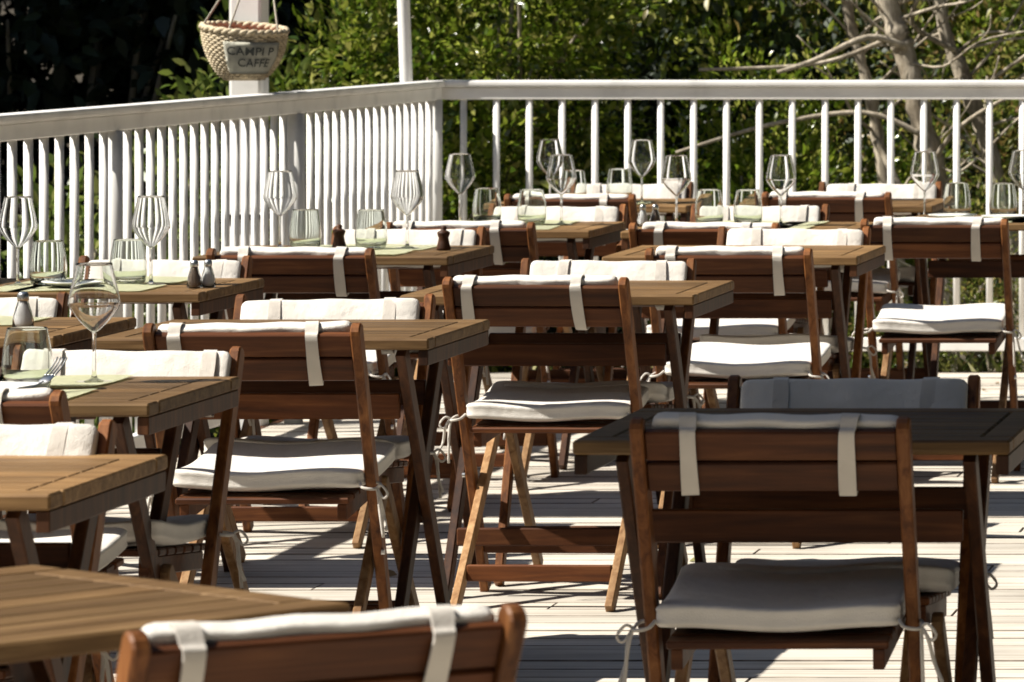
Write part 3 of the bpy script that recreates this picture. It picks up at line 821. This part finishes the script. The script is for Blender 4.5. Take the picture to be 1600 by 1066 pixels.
# unseen square parasol, added left of the picture to shade the dark table
root = empty('parasol', (-3.12, 8.22, 0)); tag(root, 'unseen cream square parasol added to shade the right front table', 'parasol')
bm = bmesh.new(); tube(bm, [(0, 0, .03), (0, 0, 3.45)], .024, 16); obj('pole', bm, M_wood_z, root, True)
bm = bmesh.new(); box(bm, (0, 0, .03), (.5, .5, .06), .01, None, 2); obj('base', bm, simple('concrete', (.3, .29, .27), .9), root)
bm = bmesh.new(); hx, hy = .78, .86; tip = bm.verts.new((0, 0, 3.42)); rim_ = []
cs = [(-hx, -hy), (hx, -hy), (hx, hy), (-hx, hy)]
for k in range(4):
    p, q = cs[k], cs[(k + 1) % 4]
    for j in range(6): rim_.append((p[0] + (q[0] - p[0]) * j / 6, p[1] + (q[1] - p[1]) * j / 6))
v1 = [bm.verts.new((x, y, 3.02 - .02 * (abs(abs(x) - hx) > .3 or abs(abs(y) - hy) > .3))) for x, y in rim_]; v2 = [bm.verts.new((x * 1.005, y * 1.005, 2.88)) for x, y in rim_]
for k in range(24):
    k2 = (k + 1) % 24
    bm.faces.new((v1[k], v1[k2], tip)); bm.faces.new((v1[k], v2[k], v2[k2], v1[k2]))
bmesh.ops.solidify(bm, geom=list(bm.faces), thickness=.004)
obj('canopy', bm, M_canvas, root)
for k in range(4):
    bm = bmesh.new(); tube(bm, [(0, 0, 3.38), (cs[k][0] * .97, cs[k][1] * .97, 3.0)], .009, 8); obj('rib', bm, M_wood_z, root, True)

# ------------------------------------------------------------------ plants
def leaf_mesh(name, pos, nrm, size, asp=.45, droop=.15):
    """one folded leaf of 6 corners per position, pointing along a direction near nrm"""
    n = len(pos)
    d = nrm / np.linalg.norm(nrm, axis=1, keepdims=True)
    up = rng.normal(size=(n, 3)); up[:, 2] += .9
    s = np.cross(d, up); s /= np.linalg.norm(s, axis=1, keepdims=True) + 1e-9
    u = np.cross(s, d)
    L_ = size[:, None]; W_ = L_ * asp
    fold = .18 * W_
    P0 = pos; P1 = pos + d * L_ * .4 - u * fold * .2; P2 = pos + d * L_ - u * L_ * droop
    A1 = pos + d * L_ * .32 + s * W_ * .5 + u * fold; B1 = pos + d * L_ * .32 - s * W_ * .5 + u * fold
    A2 = pos + d * L_ * .68 + s * W_ * .38 + u * (fold - L_ * droop * .4); B2 = pos + d * L_ * .68 - s * W_ * .38 + u * (fold - L_ * droop * .4)
    V = np.stack([P0, A1, A2, P2, B2, B1, P1], 1).reshape(-1, 3)
    base = (np.arange(n) * 7)[:, None]
    q = np.concatenate([base + np.array([0, 1, 2, 6]), base + np.array([6, 2, 3, 4]), base + np.array([0, 6, 4, 5])], 1).reshape(-1, 4)
    me = bpy.data.meshes.new(name)
    me.vertices.add(len(V)); me.vertices.foreach_set('co', V.astype(np.float32).ravel())
    me.loops.add(q.size); me.loops.foreach_set('vertex_index', q.astype(np.int32).ravel())
    me.polygons.add(len(q)); me.polygons.foreach_set('loop_start', np.arange(0, q.size, 4, dtype=np.int32))
    me.update(calc_edges=True); me.validate()
    return me
def crown(name, rx, ry, rz, nclump, per, size, m, spread=.13, shell=.55, asp=.45):
    c = rng.normal(size=(nclump, 3)); c /= np.linalg.norm(c, axis=1, keepdims=True)
    lump = 1 + .22 * np.sin(c[:, 0] * 5 + 1) * np.cos(c[:, 1] * 4) + .15 * np.sin(c[:, 2] * 7)
    r_ = (shell + (1 - shell) * rng.random(nclump) ** .6) * lump
    out = c.copy(); c = c * r_[:, None] * np.array([rx, ry, rz])
    k = np.repeat(np.arange(nclump), per)
    off = rng.normal(size=(len(k), 3)) * spread
    d = off / spread * .8 + out[k] * .8 + np.array([0, 0, .25]) + rng.normal(size=(len(k), 3)) * .35
    me = leaf_mesh(name, c[k] + off, d, size * rng.uniform(.45, 1.5, len(k)), asp)
    me.materials.append(m); return me, c
def limbs(bm, targets, base=(0, 0, 0), r0=.03, n=14, rr=random.Random(1)):
    for t in rr.sample(list(targets), min(n, len(targets))):
        b0 = Vector(base) + Vector((rr.uniform(-.06, .06), rr.uniform(-.06, .06), 0)); t = Vector(t)
        mid = b0.lerp(t, .5) + Vector((rr.uniform(-.1, .1), rr.uniform(-.1, .1), .12))
        tube(bm, smooth_poly([b0, mid, t], 4), [r0 * (1 - .08 * i) for i in range(9)], 6)
def make_shrub(kind, rx, ry, rz, nclump, per, size, m, **kw):
    me, c = crown('foliage', rx, ry, rz, nclump, per, size, m, **kw)
    root = empty('shrub'); f = link(bpy.data.objects.new('foliage', me), root); f.location.z = rz * .95
    bm = bmesh.new(); limbs(bm, [Vector(p) * .8 + Vector((0, 0, rz * .95)) for p in c], (0, 0, -.1), .022, 16); obj('stems', bm, M_bark, root, True)
    return root
def put(src, x, y, z, rz, s, label, group, used=[]):
    r_ = src if src not in used else copy_tree(src)
    used.append(src)
    r_.location = (x, y, z); r_.rotation_euler = (0, 0, R(rz)); r_.scale = s if isinstance(s, tuple) else (s, s, s)
    tag(r_, label, 'shrub', group)
    return r_
SA = make_shrub('a', 1.0, .9, 1.05, 205, 80, .053, M_leaf, spread=.078, shell=.35)
SB = make_shrub('b', .95, .9, 1.0, 170, 76, .058, M_leaf, spread=.082, asp=.5, shell=.35)
SO = make_shrub('o', 1.05, 1.0, 1.1, 150, 60, .044, M_leaf_o, spread=.10, shell=.3, asp=.38)
SY = make_shrub('y', .36, .4, .52, 75, 22, .07, M_leaf_y, spread=.08, asp=.4)
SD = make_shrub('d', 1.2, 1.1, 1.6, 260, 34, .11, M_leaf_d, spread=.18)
G1 = 'glossy shrubs beyond the railing'
for src, x, y, z, rz, s, lb in [
    (SA, -5.05, 22.2, -.45, 0, .95, 'glossy green shrub behind the thin white pole'),
    (SB, -4.45, 22.3, .70, 40, .72, 'glossy green shrub with a dark hollow under it, right of the white pole'),
    (SA, -3.35, 22.7, -.5, 130, .84, 'glossy shrub above the middle of the far railing'),
    (SB, -4.75, 24.2, .45, 200, .95, 'tall glossy shrub behind those at the deck corner'),
    (SA, -3.9, 25.0, .75, 290, .95, 'tall glossy shrub at the top behind the middle of the railing'),
]: put(src, x, y, z, rz, s, lb, G1)
for src, x, y, z, rz, s, lb in [
    (SO, -2.75, 23.7, -.45, 0, .9, 'olive coloured loose shrub behind the right half of the railing'),
    (SO, -3.05, 25.4, .2, 80, 1.1, 'tall olive shrub behind the pale branches'),
    (SO, -1.85, 24.3, -.3, 150, 1.1, 'olive shrub among the pale trunks at right'),
    (SO, -.8, 23.4, -.3, 220, 1.1, 'olive shrub beyond the right end of the railing'),
    (SO, -2.25, 21.75, -.5, 310, .5, 'small loose olive shrub at the foot of the leaning trunk'),
    (SO, -3.15, 21.65, -.5, 30, .42, 'small olive shrub below the low bare branches'),
    (SA, .6, 24.0, -.3, 60, 1.2, 'glossy shrub far to the right beyond the railing'),
    (SB, -2.1, 26.6, .4, 300, 1.3, 'large glossy shrub far behind the pale trunks'),
    (SA, -3.7, 27.3, .5, 20, 1.3, 'large shrub far behind the middle of the railing'),
    (SB, -5.2, 26.4, .5, 250, 1.1, 'large shrub far behind the deck corner'),
]: put(src, x, y, z, rz, s, lb, 'shrubs farther back')
for src, x, y, z, rz, s, lb in [
    (SY, -5.70, 21.4, -.1, 0, (1.25, 1.0, 1.05), 'bright yellow green shrub seen between the balusters left of the square post'),
    (SY, -5.48, 22.0, .38, 90, (1.0, .9, 1.0), 'bright green shrub at the foot of the basket'),
    (SY, -5.75, 19.8, -.4, 200, (.7, .6, 1.1), 'small leafy shoot behind the balusters at the far left'),
    (SY, -5.95, 21.2, -.35, 150, (1.0, .9, .95), 'low yellow green shrub behind the side railing'),
]: put(src, x, y, z, rz, s, lb, 'bright shrubs beside the deck')
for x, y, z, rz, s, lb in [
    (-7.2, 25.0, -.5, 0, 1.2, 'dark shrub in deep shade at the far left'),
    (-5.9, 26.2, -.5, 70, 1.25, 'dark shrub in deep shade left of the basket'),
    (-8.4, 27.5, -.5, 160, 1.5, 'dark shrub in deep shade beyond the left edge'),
    (-4.15, 23.7, -.5, 40, .62, 'dark shrub in the hollow below the glossy ones, middle of the far railing'),  # this and the next: near-black leaves painted in for shade in the gaps
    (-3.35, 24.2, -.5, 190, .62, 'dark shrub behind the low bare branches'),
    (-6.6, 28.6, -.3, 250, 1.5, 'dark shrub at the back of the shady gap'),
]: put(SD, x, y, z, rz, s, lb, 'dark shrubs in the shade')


# big trees: crowns rise out of the picture and shade the left background
def tree(name, pts, rad, limbs_, crowns, m_leaf, label, group=None, m_bark=None, size=.1, twigs=0):
    root = empty(name, pts[0]); tag(root, label, 'tree', group)
    off = Vector(pts[0])
    bm = bmesh.new(); nseg = (len(pts) - 1) * 12 + 1
    tube(bm, smooth_poly([Vector(p) - off for p in pts], 12), list(np.interp(np.linspace(0, 1, nseg), np.linspace(0, 1, len(rad)), rad) * (1 + .09 * rng.normal(size=nseg))), 12)
    for v in bm.verts: v.co += Vector(rng.normal(size=3) * rad[0] * .06)
    tr = obj('trunk', bm, m_bark or M_bark, root, True)
    for lp, r0, r1 in limbs_:
        bm = bmesh.new(); q = smooth_poly([Vector(p) - off for p in lp], 5); tube(bm, q, list(np.linspace(r0, r1, len(q))), 8); obj('branch', bm, m_bark or M_bark, tr, True)
    rr = random.Random(int(pts[0][0] * -100))
    for k in range(twigs):                       # thin bare twigs off the trunk
        i_ = rr.randrange(1, len(pts) - 1); p = Vector(pts[i_]).lerp(Vector(pts[i_ + 1]), rr.random()) - off
        dr = Vector((rr.choice((-1, 1)) * rr.uniform(.2, .6), rr.uniform(-.3, .02), rr.uniform(-.12, .5)))
        q = [p, p + dr * .35 + Vector((0, 0, rr.uniform(-.05, .05))), p + dr * .7 + Vector((0, 0, rr.uniform(-.06, .08))), p + dr + Vector((rr.uniform(-.08, .08), 0, rr.uniform(-.05, .12)))]
        bm = bmesh.new(); q = smooth_poly(q, 4); tube(bm, q, list(np.linspace(rr.uniform(.006, .010), .003, len(q))), 6)
        e = q[8]; d2 = Vector((rr.uniform(-.2, .2), rr.uniform(-.1, 0), rr.uniform(.05, .25)))
        tube(bm, smooth_poly([e, e + d2 * .5 + Vector((.02, 0, 0)), e + d2], 3), .0035, 5); obj('branch', bm, m_bark or M_bark, tr, True)
    for (x, y, z, rx, ry, rz, nc, per) in crowns:
        me, c = crown('crown', rx, ry, rz, nc, per, size, m_leaf, spread=.22 if size > .09 else .12)
        o_ = link(bpy.data.objects.new('crown', me), root); o_.location = Vector((x, y, z)) - off
tree('unseen_shade_tree', [(-10.2, 25.5, -.5), (-10.1, 25.4, 2), (-10, 25.3, 4.5), (-10, 25.2, 7)], [.28, .22, .18, .08], [],  # unseen tree, added so its crowns keep sun and sky off the left
     [(-9.9, 24.6, 4.0, 1.8, 3.4, 3.0, 420, 60), (-11.2, 25, 6.0, 2.4, 3.6, 2.0, 420, 60), (-10.6, 26.5, 1.6, 1.8, 3.4, 2.0, 300, 50)], M_leaf_d, 'unseen broad dark tree added to shade the left background', m_bark=M_bark_d, size=.2)
G2 = 'pale leaning trees beyond the railing'
tree('leaning_tree', [(-2.30, 21.95, -.5), (-2.42, 21.95, .3), (-2.53, 21.95, .85), (-2.63, 21.95, 1.27), (-2.71, 21.95, 1.52), (-2.95, 22, 2.5), (-3.0, 22, 3.4)], [.07, .058, .052, .05, .046, .04, .025],
     [([(-2.55, 21.9, .93), (-2.80, 21.85, 1.03), (-3.2, 21.8, .98), (-3.6, 21.7, .86)], .014, .007), ([(-2.63, 21.9, 1.32), (-2.78, 21.8, 1.36), (-3.0, 21.7, 1.26), (-3.15, 21.65, 1.21)], .017, .009),
      ([(-2.69, 21.95, 1.36), (-2.9, 21.85, 1.27), (-3.1, 21.8, 1.235), (-3.5, 21.7, 1.22)], .012, .007), ([(-2.52, 21.95, .8), (-2.40, 21.85, .95), (-2.2, 21.75, 1.08), (-1.9, 21.7, 1.2)], .013, .006)],
     [(-2.9, 22.4, 3.3, 1.3, 1.1, .8, 120, 40), (-3.45, 22.4, 2.0, .65, .45, .42, 36, 40)], M_leaf_o, 'pale leaning tree with low side branches behind the right half of the railing', G2, twigs=14, size=.055)
tree('leaning_tree', [(-2.05, 22.3, -.5), (-2.18, 22.3, .3), (-2.30, 22.3, .85), (-2.42, 22.3, 1.2), (-2.52, 22.3, 1.5), (-2.66, 22.4, 2.7)], [.055, .048, .04, .034, .03, .015],
     [([(-2.38, 22.25, 1.1), (-2.2, 22.1, 1.22), (-2.05, 22.0, 1.32)], .012, .006), ([(-2.45, 22.25, 1.3), (-2.62, 22.1, 1.42), (-2.55, 22.0, 1.6)], .014, .008)],
     [(-2.5, 22.7, 3.0, 1.1, 1.0, .7, 100, 40)], M_leaf_o, 'thinner pale tree right of the leaning one, near the right edge', G2, twigs=14, size=.055)
tree('leaning_tree', [(-2.58, 22.2, -.5), (-2.72, 22.2, .5), (-2.82, 22.2, 1.1), (-2.93, 22.2, 1.55), (-3.1, 22.2, 2.8)], [.036, .032, .026, .022, .014], [([(-2.78, 22.1, .9), (-2.62, 22.0, .62), (-2.5, 21.9, .45)], .016, .012)],
     [(-3.1, 22.6, 3.0, 1.0, .9, .6, 80, 40)], M_leaf_o, 'slender pale trunk left of the leaning tree', G2, twigs=14, size=.055)

tree('unseen_shade_tree', [(-8.3, 21.2, -.5), (-8.2, 21.1, 1.5), (-7.7, 20.9, 3.0), (-7.0, 20.7, 4.0)], [.16, .13, .11, .06], [([(-7.7, 20.9, 3.0), (-6.8, 20.9, 3.7), (-5.6, 20.9, 4.1)], .06, .02)],
     [(-6.3, 21.0, 3.9, 1.2, .7, .5, 20, 28)], M_leaf, 'broad leafy tree left of the picture that dapples the railing corner', m_bark=M_bark_d, size=.13)
# undergrowth between deck and shrubs
def undergrowth():
    n = 9000
    x = rng.uniform(-4.2, 3.0, n); y = 20.6 + 4.2 * rng.random(n) ** 1.3
    z = -.46 + rng.uniform(0, .30, n) * (1 - .5 * (y - 20.6) / 4)
    d = rng.normal(size=(n, 3)) * .6; d[:, 2] += .9
    me = leaf_mesh('undergrowth', np.stack([x, y, z], 1), d, rng.uniform(.10, .26, n), .12, .35)
    me.materials.append(M_grass)
    tag(link(bpy.data.objects.new('undergrowth', me)), kind='stuff')
undergrowth()
n = 70
me = leaf_mesh('fallen_leaves', np.stack([rng.uniform(-4.3, 1, n), rng.uniform(8, 20.3, n), np.full(n, .004)], 1), np.stack([rng.normal(size=n), rng.normal(size=n), np.full(n, .05)], 1), rng.uniform(.03, .06, n), .5, .05)
me.materials.append(leaf('dry_leaves', [(.10, .05, .015), (.22, .13, .04), (.12, .13, .03)], .7, .1)); tag(link(bpy.data.objects.new('fallen_leaves', me)), kind='stuff')

# unseen wood all round and overhead, added to cut the sky light
def wood_mass(boxes):
    P = []
    for (x0, x1, y0, y1, z0, z1, n) in boxes:
        q = rng.random((n, 3)); P.append(np.stack([x0 + (x1 - x0) * q[:, 0], y0 + (y1 - y0) * q[:, 1], z0 + (z1 - z0) * q[:, 2] ** .9 + .8 * np.sin(q[:, 0] * 40)], 1))
    P = np.concatenate(P); d = rng.normal(size=P.shape); d[:, 2] += .3
    me = leaf_mesh('unseen_wood', P, d, rng.uniform(.5, 1.0, len(P)), .6, .2); me.materials.append(M_leaf_d)
    tag(link(bpy.data.objects.new('unseen_wood', me)), kind='stuff')
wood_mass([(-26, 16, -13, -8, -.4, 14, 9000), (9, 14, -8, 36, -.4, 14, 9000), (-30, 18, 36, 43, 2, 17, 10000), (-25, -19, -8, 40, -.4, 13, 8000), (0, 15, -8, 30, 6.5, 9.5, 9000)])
